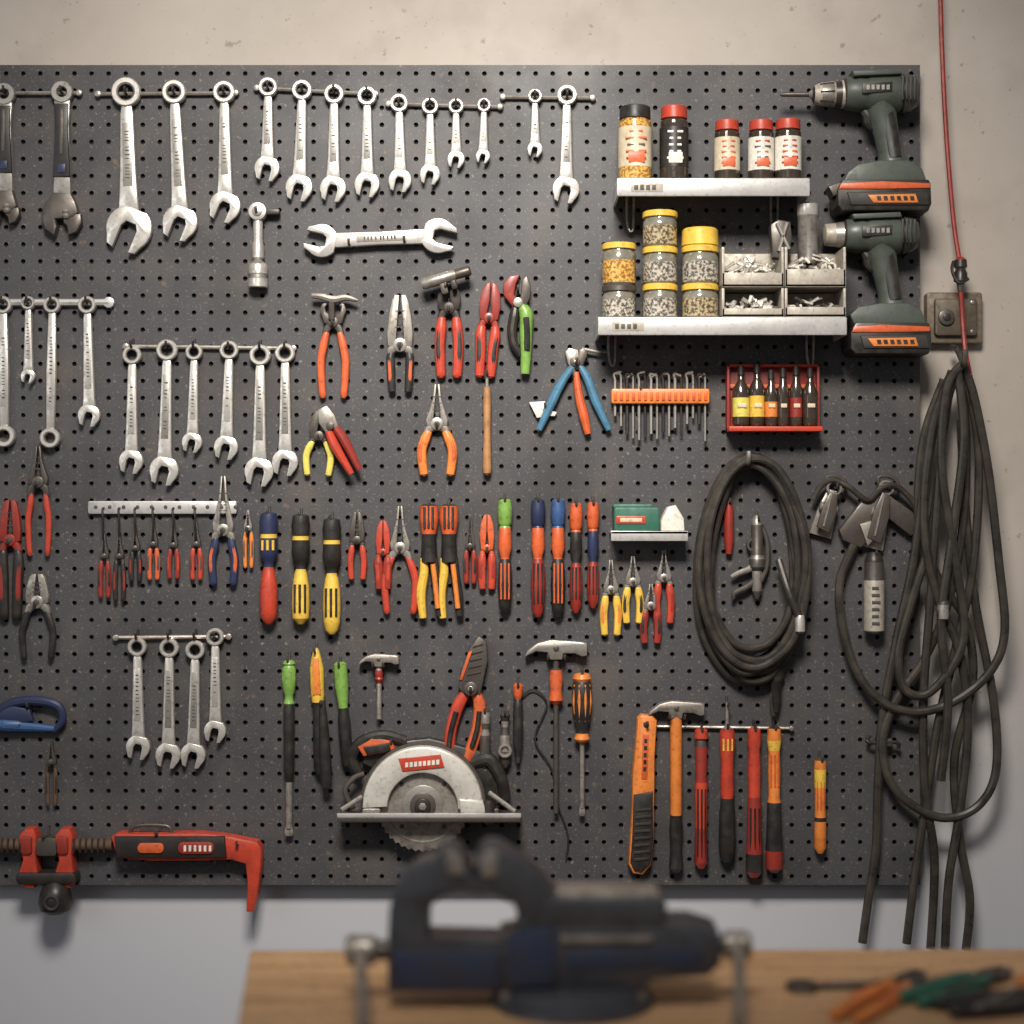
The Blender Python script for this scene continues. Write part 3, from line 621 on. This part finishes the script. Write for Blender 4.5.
b=B(); b.set(0,0,z=10); b.rbox(611,531,688,534,1,32,'alu',.5,.4); b.rbox(611,531,688,541,30,32,'alu',1,.6); b.finish('small_metal_shelf',zref=31)
b=B(); b.set(0,0,z=10); b.rbox(614,507,660,531,5,28,'teal',3,2); b.rbox(616,516,646,524,27,29,'red',1,.6); b.poly([(620,518),(642,518),(642,522),(620,522)],28.5,29.6,'cream',.3); b.rbox(613,504,653,509,6,27,'teal',2,1.4); b.finish('small_parts_box',zref=28)
b=B(); b.set(0,0,z=10); b.poly([(668,507),(676,505),(684,518),(685,531),(661,531),(661,520)],6,26,'white',2); b.finish('tape_dispenser',zref=26)

# ---------------------------------------------------------------- shelves
FS=lambda z:(CD-z*K)/CD
def contact(ys,zs,z): return 512-(512-ys)*FS(zs)/FS(z)
def shelf(x0,x1,y,h,z=66):
    b=B(); b.set(0,0,z=10)
    b.rbox(x0,y,x1,y+2.5,1,z-1,'alu',.5,.4); b.rbox(x0,y,x1,y+h,z-2,z,'alu',1.5,.8)
    b.poly([(x0,y+2),(x0+2,y+2),(x0+2,y+h),(x0,y+h)],4,z-2,'alu',.3); b.poly([(x1-2,y+2),(x1,y+2),(x1,y+h),(x1-2,y+h)],4,z-2,'alu',.3)
    for xx in (x0+14,x1-30):
        b.tube(spl([(xx,y+3,8),(xx,y+h+12,8),(xx+2,y+h+24,9),(xx+6,y+h+24,9),(xx+7,y+h+4,8),(xx+7,y+4,8)],4),1.4,'steel',seg=6)
    b.rbox(x0+14,y+5,x0+46,y+h-4,z-.5,z+.4,'grill',1,.2)
    for k in range(4): b.rbox(x0+17+k*6,y+7,x0+21+k*6,y+h-6,z+.3,z+.7,'engrave',.4,.1)
    return b.finish('metal_shelf',zref=z)
shelf(617,810,178,18); shelf(598,847,317,18)
def canister(x,yt,w,ys,z,parts,name):
    yb=contact(ys,66,z)-.2; b=B(); b.set(0,0,z=z); R=w/2
    b.lathe([(yt+(yb-yt)*t,R*r,m) for t,r,m in parts],x=x,z=z,seg=28)
    return b,yb
def spice(x,yt,w,cap,lab,body,z=34,name='spice_bottle'):
    b,yb=canister(x,yt,w,178,z,[(0,.8,cap),(.015,.9,cap),(.16,.92,cap),(.165,.8,body),(.2,.96,body),(.28,.98,body),(.285,1,lab),(.8,1,lab),(.805,.98,body),(.98,.98,body),(1,.9,body)],name)
    R=w/2; H=yb-yt
    for k in range(5):
        yy=yt+H*(.34+.085*k); ww=R*random.uniform(.35,.62)
        b.rbox(x-ww,yy,x+ww,yy+H*.03,z+R*.72,z+R*.985,random.choice(['ored','red','dsteel']) if lab!='black' else 'white',.4,.3)
    b.rbox(x-R*.45,yt+H*.62,x+R*.5,yt+H*.76,z+R*.7,z+R*1.0,'ored' if lab!='black' else 'white',1,.3)
    b.finish(name,zref=z)
spice(635,107,34,'black','cream','glassyel'); spice(674,107,29,'red','black','glassdark'); spice(727,121,26,'red','cream','glassdark'); spice(761,121,26,'red','white','glassdark'); spice(788,120,27,'red','white','glassdark')
def jar(x,yt,w,ys,cont,lid,z=42):
    yb=contact(ys,66,z)-.2 if ys==317 else ys-.1
    b=B(); b.set(0,0,z=z); R=w/2; H=yb-yt
    P=[(yt,R*.9,lid),(yt+1.2,R*.98,lid),(yt+6,R*.98,lid),(yt+6.3,R*.86,'glass'),(yt+8,R*.86,'glass'),(yt+11,R*.96,'glass'),(yt+H*.42,R*.96,cont),(yb-3,R*.96,cont),(yb-2,R*.96,'glass'),(yb,R*.86,'glass')]
    b.lathe(P,x=x,z=z,seg=28)
    b.finish('screw_jar',zref=z); return yb
for x,t0,t1,t2,c0,c1,c2,w in ((619,286,244,None,'glassnuts','glassyel',None,35),(660,285,248,212,'glassnuts','glassnuts','glassbits',36),(700,285,247,None,'glassbits','glassnuts',None,38)):
    jar(x,t0,w,317,c0,'yellow' if x!=619 else 'dsteel'); jar(x,t1,w,t0,c1,'yellow')
    if t2: jar(x,t2,w,t1,c2,'yellow')
b=B(); b.set(0,0,z=42); b.lathe([(229,16,'yellow'),(231,18,'yellow'),(246,18.6,'yellow'),(246.8,17,'yellow')],x=700,z=42,seg=28); b.finish('jar_lid',zref=42)
def bin_(x0,y0,x1,y1,z0=14,z1=60,pile='chromeD',n=46,front=.45):
    b=B(); b.set(0,0,z=10)
    b.rbox(x0,y1-3,x1,y1,z0,z1,'grill',.5,.4); b.rbox(x0,y0,x1,y1,z0,z0+2,'grill',.5,.3)
    for xa in (x0,x1-2.5): b.poly([(xa,y0),(xa+2.5,y0),(xa+2.5,y1),(xa,y1)],z0,z1,'grill',.3)
    yf=y1-(y1-y0)*front
    b.poly([(x0,yf),(x1,yf),(x1,y1),(x0,y1)],z1-2,z1,'grill',.6)
    for i in range(n):
        x=random.uniform(x0+8,x1-8); u=abs(x-(x0+x1)/2)/((x1-x0)/2); y=random.uniform(yf-(y1-y0)*.38*(1-u*.6),yf+3); a=random.uniform(0,3.14); L=random.uniform(3,7); z=random.uniform(z1-16,z1-6)
        dx,dy=L*math.cos(a),L*math.sin(a)*.6
        b.tube([(x-dx,y-dy,z),(x+dx,y+dy,z+random.uniform(-2,2))],[2.0,1.3],random.choice([pile,'chrome','white',pile]),seg=6)
    b.poly([(x0+4,yf-4),(x1-4,yf-4),(x1-4,y1-3),(x0+4,y1-3)],z0+3,z1-14,'dsteel',1)
    b.finish('hardware_bin',zref=z1)
bin_(722,288,784,317,pile='chrome',front=.3); bin_(785,288,846,317,pile='dsteel',n=16,front=.35); bin_(722,247,784,287,pile='chrome',front=.36,n=60); bin_(785,247,846,287,pile='steel')
b=B(); b.set(0,0,z=40); b.lathe([(203,8,'chromeD'),(205,11,'chrome'),(216,11,'chromeD'),(217,10.4,'steel'),(262,10.4,'steel'),(264,9,'steel')],x=808,z=44); b.finish('steel_canister',zref=44)
b=B(); b.set(0,0,z=40)
b.poly([(770,225),(778,220),(790,222),(792,240),(786,260),(772,258)],34,48,'dsteel',2); b.tube([(776,224,50),(788,250,50)],2,'chromeD'); b.tube([(786,224,50),(778,252,50)],2,'steel'); b.finish('bracket_bundle',zref=44)

# ---------------------------------------------------------------- drills
def drill(dx,dy,chuck=True):
    b=B().set(dx,dy,z=26)
    z=26; bl=837 if chuck else 850
    if chuck:
        b.lathe([(783,1.2,'dsteel'),(786,2.4,'dsteel'),(812,2.6,'steel'),(815,5,'blued'),(817,9,'grill'),(824,12,'steel'),(836,13.5,'grill'),(838,12.5,'blued'),(844,14,'grill'),(848,14.5,'blued')],x=90,horiz=True,z=z)
        for q in range(8): 
            a=math.pi*2*q/8; b.tube([(822,90+11.5*math.sin(a),z+11.5*math.cos(a)),(836,90+13.3*math.sin(a),z+13.3*math.cos(a))],.9,'blued',seg=5)
    else:
        b.lathe([(826,6,'grill'),(828,11,'grill'),(838,12,'steel'),(848,14,'blued')],x=89,horiz=True,z=z)
    b.lathe([(846,14,'blued'),(848,16,'drill'),(862,19,'drill'),(868,18,'drill'),(872,19.5,'drill'),(900,20,'drill'),(904,18.5,'black'),(906,19.5,'drill'),(915,18,'drill'),(921,13,'black'),(923,6,'black')],x=89,horiz=True,z=z,seg=24)
    for k in range(4): b.rbox(902+k*4,76,904+k*4,100,z+17,z+19.4,'black',.6,.3)
    b.poly([(852,71),(900,69),(902,74),(854,76)],z-8,z+19.8,'drill',1); b.poly([(862,84),(892,82),(892,92),(862,94)],z+18.6,z+20.6,'black',.6)
    for k in range(5): b.poly([(866+k*5,85.5),(869+k*5,85.3),(869+k*5,90),(866+k*5,90.2)],z+20.4,z+21,'chromeD',0)
    b.tube(spl([(884,100,z),(887,116,z),(891,134,z),(895,152,z),(896,170,z)],5),[17,14,12.5,13,17],'drill',seg=16,flat=.95)
    b.tube(spl([(888,108,z+9),(893,130,z+9),(897,156,z+10)],5),[7,7.5,7],'black',seg=10,flat=.6)
    b.tube(spl([(867,106,z),(871,112,z),(872,120,z),(878,126,z)],4),[4.5,5.5,4.5,3],'black',seg=10)
    b.poly([(max(bl,848),172),(858,164),(880,160),(908,160),(922,168),(926,178),(926,184),(bl+5,184)],z-19,z+19,'drill',2)
    b.poly([(bl+5,180),(928,180),(930,184),(931,204),(928,211),(bl+5,211),(bl,206),(bl,190)],z-22,z+22,'black',2)
    b.poly([(bl+3,184),(880,182),(929,184),(929,189),(880,190),(bl+1,190)],z-20,z+23.5,'ored',1.2)
    b.poly([(bl+9,193),(926,192),(928,206),(bl+13,206)],z+21,z+24,'rubber',1.5)
    b.poly([(866,196),(914,195),(917,204),(872,204)],z+23.4,z+25.4,'orange',.8)
    for k in range(6): b.poly([(875+k*6.6,197.5),(879+k*6.6,197.4),(880+k*6.6,201.8),(876+k*6.6,201.8)],z+25.2,z+25.8,'black',0)
    if chuck: b.poly([(829,186),(842,181),(850,184),(846,190),(834,196)],z-6,z+16,'dsteel',1.5)
    b.finish('cordless_drill',zref=44); hook(dx+860,dy+112,20); hook(dx+905,dy+112,20)
drill(0,0); drill(0,143,chuck=False)

# ---------------------------------------------------------------- cables
def cable(name,paths,r,mat='hose',zref=12,extra=None):
    b=B(); b.set(0,0,z=10)
    for p in paths:
        if isinstance(p,dict): b.tube(spl(p['p'],10,closed=p.get('c',False)),p.get('r',r),p.get('m',mat),seg=10,closed=p.get('c',False))
        else: b.tube(spl(p,10),r,mat,seg=10)
    if extra: extra(b)
    return b.finish(name,zref=zref)
loops=[]
for i,(cx,cy,rx,ry) in enumerate([(752,570,59,114),(753,566,55,108),(750,568,52,104),(754,560,53,101),(751,558,48,97),(753,572,46,110),(750,553,51,94),(752,562,57,104)]):
    pts=[]
    for k in range(12):
        a=2*math.pi*k/12+.13*i
        w=rx*(.93+.07*(-math.cos(a)))
        pts.append((cx+w*math.sin(a)+random.uniform(-2,2),cy-ry*math.cos(a)+random.uniform(-1.5,1.5),10+ (i%4)*6+random.uniform(-2,2)))
    loops.append(dict(p=pts,c=True))
def ex(b):
    b.tube(spl([(746,455,2),(746,458,14),(746,464,30),(746,458,36),(746,452,36)],5),2.2,'steel')
    b.lathe([(614,4,'chrome'),(618,5,'chrome'),(630,5,'chromeD'),(632,3,'steel')],x=797,z=34)
    b.tube(spl([(778,560,20),(786,590,30),(796,616,34)],6),3.6,'hose')
cable('coiled_air_hose',loops,3.9,extra=ex,zref=16)
cable('hanging_cord',[[(779,640,8),(781,655,10),(776,680,10),(772,700,9),(774,716,8)]],2.2)
b=B(); b.set(757,515,z=9)
b.lathe([(0,2,'steel'),(4,5,'steel'),(10,6,'dsteel'),(40,6,'steel'),(44,8,'dsteel'),(52,8,'dsteel'),(56,5,'steel'),(76,5,'dsteel'),(84,2,'steel')])
b.tube(spl([(0,46),(-8,54),(-18,58),(-26,62)],4),[4,3.4,3,2],'steel'); b.tube(spl([(0,64),(-10,72),(-22,78),(-24,84)],4),[3,3,3,2],'dsteel'); b.tube(spl([(4,10),(10,26),(10,50),(4,66)],5),2.6,'dsteel'); b.annulus(-4,30,7,4,6,12,'dsteel')
b.finish('grease_gun'); hook(757,520,18)
lathe_tool('marking_pencil',729,500,[(0,3,'dred'),(6,4.5,'dred'),(40,5,'dred'),(54,3,'blued')],z=7)
H=[
 [(952,372,24),(940,400,26),(926,470,24),(914,560,20),(898,640,16),(884,720,14),(880,790,12),(878,850,12),(870,905,12),(864,945,14)],
 [(956,368,30),(944,410,30),(936,500,28),(930,600,24),(924,700,20),(926,790,18),(936,860,16),(932,950,16)],
 [(962,368,32),(972,400,32),(986,470,30),(997,560,28),(1003,630,28),(990,670,26),(955,700,26),(915,712,24),(880,700,20),(856,668,16),(843,620,14),(842,580,12),(856,545,12)],
 [(958,370,20),(966,430,22),(964,520,20),(950,600,18),(925,660,18),(898,700,16),(884,740,16),(890,780,18),(912,805,20),(945,818,22),(978,806,22),(996,770,22),(994,700,20),(976,600,18),(966,500,18),(962,420,18)],
 [(950,372,30),(930,430,30),(922,520,30),(934,590,28),(958,650,26),(968,720,22),(962,800,20),(950,880,18),(946,950,18)],
 [(964,374,26),(978,450,24),(974,560,22),(958,640,20),(940,720,18),(928,800,16),(916,880,16),(908,945,16)],
 [(944,380,22),(924,440,20),(920,520,18),(940,580,18),(966,620,18),(974,680,18),(956,760,16),(962,840,14),(972,900,14),(968,952,14)],
 [(954,368,34),(960,440,36),(948,540,36),(938,620,34),(946,700,30),(940,780,26)],
 [(958,366,36),(942,392,38),(938,470,38),(952,560,36),(960,640,34),(930,690,30),(905,690,26),(898,655,24),(912,600,22),(930,540,22),(940,460,22),(950,380,24)],
]
def ex2(b):
    b.tube(spl([(958,345,0),(958,350,20),(958,366,44),(958,360,48),(958,352,48)],5),3,'dsteel')
    b.lathe([(600,5,'dsteel'),(604,6,'steel'),(618,6,'dsteel'),(620,4,'steel')],x=940,z=34)
cable('hanging_rubber_hoses',H,4.5,extra=ex2,zref=22)
def sclamp(x,y,L,ang,hw=9):
    b=B().set(x,y,ang,z=12)
    b.annulus(0,0,8,5.4,10,15,'steel')
    b.poly([(-5,2),(5,2),(hw,L*.5),(hw*1.2,L),(-hw*1.1,L),(-hw*.9,L*.45)],5,9,'steel',1.2); b.poly([(-4,6),(4,6),(hw*.8,L*.45),(hw*.6,L*.9),(-hw*.7,L*.85),(-hw*.7,L*.4)],16,20,'dsteel',1.2)
    b.tube([(-2,8,20.4),(-1,L*.8,20.4)],1.2,'steel',seg=6)
    b.lathe([(-9,4,'steel'),(-8,5,'steel'),(8,5,'steel'),(9,4,'steel')],x=L*.42,z=13,horiz=True)
    b.tube(spl([(-6,0),(-10,-8),(0,-12),(10,-8),(8,2)],4),2,'dsteel'); b.finish('spring_clamp',zref=12); hook(x,y,22)
sclamp(834,488,50,16,10); sclamp(886,488,62,14,11)
b=B(); b.set(0,0,z=10)
b.poly([(838,530),(862,500),(884,492),(912,512),(922,530),(910,536),(884,516),(868,540),(860,548),(842,540)],6,14,'dsteel',2); b.poly([(858,524),(872,520),(878,534),(866,546)],12,18,'steel',1.5)
b.tube(spl([(812,500,14),(820,486,14),(832,480,14),(846,486,16),(866,500,16),(880,488,16),(894,486,16),(910,500,16),(918,516,18)],6),3,'hose')
b.finish('webbing_strap_clamp')
def lab(b):
    for k in range(6): b.rbox(-4,34+k*7,random.uniform(0,5),37+k*7,23,24.8,'engrave',.4,.2)
lathe_tool('sealant_tube',873,552,[(0,5,'blued'),(6,9,'blued'),(10,9.6,'dsteel'),(26,9.6,'dsteel'),(28,10.2,'grill'),(78,10.2,'grill'),(79,9.4,'dsteel'),(81,8,'dsteel')],z=14,fn=lab)
b=B(); b.set(0,0,z=8); b.tube(spl([(870,736,8),(868,742,12),(896,742,12),(898,748,10)],4),2,'blued'); b.rbox(884,738,892,746,3,14,'dsteel',2); b.finish('double_hook')
b=B(); b.set(0,0,z=-10); b.rbox(927,292,983,343,-19,-6,'brown',3,2); b.rbox(934,299,976,336,-7,0,'plate',3,1.5); b.disc(945,318,8,-1,3,'dsteel'); b.disc(945,318,4,2,4,'blued'); b.disc(971,303,2.2,-1,1,'steel',8); b.disc(971,332,2.2,-1,1,'steel',8)
b.finish('electrical_outlet_box',zref=-5)
b=B(); b.set(0,0,z=10)
b.tube(spl([(940,-60,8),(941,0,8),(943,60,8),(947,140,9),(953,220,12),(958,262,16)],8),2.4,'dred',seg=8)
b.lathe([(258,3,'dred'),(261,6,'blued'),(268,6.6,'dsteel'),(270,4.6,'blued'),(274,6.6,'blued'),(282,7,'dsteel'),(284,4,'dsteel'),(292,3,'dred')],x=959,z=16)
b.tube(spl([(952,262,16),(950,272,18),(956,284,20),(966,280,20)],4),1.6,'blued',seg=6)
b.tube(spl([(959,290,16),(961,320,16),(962,350,22),(964,378,34)],6),2.4,'dred',seg=8)
b.finish('red_air_line',zref=10)
b=B(); b.set(0,0,z=0)
for x,y,z in HOOKS:
    b.tube(spl([(x,y,-2),(x,y,z*.6),(x,y-1,z),(x,y-5,z+1)],3),1.3,'dsteel',seg=6)
    b.tube([(x,y-9,1),(x,y+3,1)],1.3,'dsteel',seg=6)
b.finish('pegboard_hooks',zref=5)
# ---------------------------------------------------------------- workbench
woodm=make_mat('workbench_wood_material',(214,172,128),.6,c2=(166,124,86),amt=.9,scale=6,bump=.2,detail=8,wear=.6)
nt=woodm.node_tree; nn_=[x for x in nt.nodes if x.type=='TEX_NOISE'][0]; mp=nt.nodes.new('ShaderNodeMapping'); mp.inputs['Scale'].default_value=(1,9,9)
tcn=[x for x in nt.nodes if x.type=='TEX_COORD'][0]; nt.links.new(tcn.outputs['Object'],mp.inputs[0]); nt.links.new(mp.outputs[0],nn_.inputs['Vector'])
def bench():
    me=bpy.data.meshes.new('workbench'); V=[];F=[]
    def prism(q,z0,z1):
        b=len(V)
        for z in (z0,z1):
            for p in q: V.append((p[0],p[1],z))
        F.extend([(b+3,b+2,b+1,b),(b+4,b+5,b+6,b+7)]+[(b+i,b+(i+1)%4,b+4+(i+1)%4,b+4+i) for i in range(4)])
    prism([(-.19,-1.6),(1.5,-1.6),(1.5,-.69),(-.287,-.70)],.875,.92)
    for x,y in ((-.12,-1.5),(1.4,-1.5),(-.18,-.78),(1.4,-.78)): prism([(x-.04,y-.04),(x+.04,y-.04),(x+.04,y+.04),(x-.04,y+.04)],0,.875)
    prism([(-.18,-.76),(1.4,-.76),(1.4,-.72),(-.18,-.72)],.77,.875); prism([(-.1,-1.54),(1.4,-1.54),(1.4,-1.5),(-.1,-1.5)],.77,.875)
    me.from_pydata(V,[],F); me.materials.append(woodm); me.update()
    ob=bpy.data.objects.new('workbench',me); scene.collection.objects.link(ob)
    mo=ob.modifiers.new('bevel','BEVEL'); mo.width=.003; mo.segments=2
bench()
b=B(); b.set(0,0,z=0)
def arcp(cx,cy,rx,ry,a0,a1,n=10): return [(cx+rx*math.cos(math.radians(a0+(a1-a0)*i/n)),cy+ry*math.sin(math.radians(a0+(a1-a0)*i/n))) for i in range(n+1)]
outer=[(390,984),(390,925)]+arcp(446,908,55,54,-175,-100,8)+[(440,846),(452,842),(462,848),(470,866),(486,884)]
inner=[(486,889)]+arcp(466,909,36,25,-100,-180,6)+[(430,933),(505,935),(505,984)]
b.poly(outer+inner,-30,30,'visesteel',3)
b.poly([(396,942),(500,946),(500,982),(396,980)],27,35,'visepaint',4)
b.poly([(478,884),(478,850),(486,842),(500,843),(520,856),(540,872),(553,888),(556,940),(512,940),(519,915),(514,898),(496,888)],-31,31,'visesteel',3)
b.poly([(446,850),(452,843),(462,850),(466,868),(450,868)],-34,34,'steel',1.5); b.poly([(480,852),(488,844),(498,846),(498,870),(482,870)],-34,34,'steel',1.5)
b.rbox(540,892,664,922,-32,32,'visesteel',5,4); b.rbox(556,888,658,896,-26,26,'steel',2,2)
b.poly([(500,930),(560,918),(690,918),(716,926),(718,956),(706,968),(650,972),(640,984),(505,984)],-32,32,'visesteel',4)
b.poly([(508,926),(552,918),(556,976),(510,978)],30,40,'visepaint',4)
b.poly([(560,928),(650,928),(650,934),(560,934)],31,36,'steel',1.5); b.poly([(566,944),(700,940),(700,958),(566,962)],30,34,'visepaint',2)
b.lathe([(980,62,'visesteel'),(984,70,'visesteel'),(990,72,'visesteel'),(992,80,'visesteel'),(1000,82,'visesteel'),(1001,80,'visesteel')],x=572,z=0,seg=40)
for dx in (-66,66):
    b.lathe([(984,7,'steel'),(992,7,'steel'),(993,11,'steel')],x=572+dx,z=24,seg=6)
b.lathe([(346,12,'steel'),(349,15,'steel'),(372,15,'steel'),(376,12,'steel'),(378,10,'dsteel'),(392,10,'dsteel')],x=950,z=0,horiz=True)
b.lathe([(716,9,'dsteel'),(722,9,'dsteel'),(724,14,'steel'),(746,14.5,'steel'),(751,11,'steel')],x=945,z=0,horiz=True)
b.tube([(361,946,-14),(366,952,60),(384,958,235)],6,'steel',seg=12); b.tube([(738,942,-14),(732,948,60),(708,956,235)],6,'steel',seg=12)
b.finish('bench_vise',zref=0,y0=-0.9)
def BP(px,py,h=0):
    d=(.48-h)/((py-512)*.000577); return ((px-512)*.000577*d, -(CD-d))
def onbench(px,py,fn,kk=.00098,lift=0.0):
    global PLACE
    X,Y=BP(px,py); PLACE=(X,Y,.92+lift,kk)
    nh=len(HOOKS); fn(); del HOOKS[nh:]; PLACE=None
onbench(802,990,lambda: wrench(0,0,104,-14,34,mat='dsteel',z=1,name='open_end_spanner',rr=17,w=15,tilt=20))
onbench(908,986,lambda: pliers(0,0,34,165,24,13,'orange','ored','combo',ang=34,z=7,name='lineman_pliers',gr=7,hm='dsteel'))
onbench(988,982,lambda: pliers(0,0,36,140,26,13,'teal','black','combo',ang=48,z=7,name='lineman_pliers',gr=8,hm='dsteel'))
onbench(1062,982,lambda: screwdriver(0,0,190,90,26,'blued','orange',ang=42,z=14,name='stubby_screwdriver'))
onbench(1050,1006,lambda: pliers(0,0,36,120,26,16,'black','dsteel','combo',ang=74,z=8,name='slip_pliers',gr=8,hm='blued'))

# ---------------------------------------------------------------- camera & light
cam=bpy.data.cameras.new('camera'); co=bpy.data.objects.new('camera',cam); scene.collection.objects.link(co)
co.location=(0,-CD,Z0); co.rotation_euler=(math.radians(90),0,0)
cam.sensor_width=36; cam.lens=36*CD/(1024*K); cam.clip_start=.05
cam.dof.use_dof=True; cam.dof.focus_distance=CD-.015; cam.dof.aperture_fstop=1.9
scene.camera=co
def area(name,loc,target,size,sy,power,col,spread=180):
    L=bpy.data.lights.new(name,'AREA'); L.shape='RECTANGLE'; L.size=size; L.size_y=sy; L.energy=power; L.color=col; L.spread=math.radians(spread)
    o=bpy.data.objects.new(name,L); o.location=loc
    d=Vector(target)-Vector(loc); o.rotation_euler=d.to_track_quat('-Z','Y').to_euler(); scene.collection.objects.link(o)
area('ceiling_light',(-.1,-1.95,2.85),(-.05,0,1.5),.7,.5,12.5,(1,.94,.86),62)
area('window_light',(-2.2,-2.4,1.9),(-.1,0,1.25),1.2,1.2,6,(.95,.97,1))
w=bpy.data.worlds.new('world'); scene.world=w; w.use_nodes=True
bg=w.node_tree.nodes['Background']; bg.inputs[0].default_value=(.95,.96,1,1); bg.inputs[1].default_value=.17
print('objects',len(scene.objects))
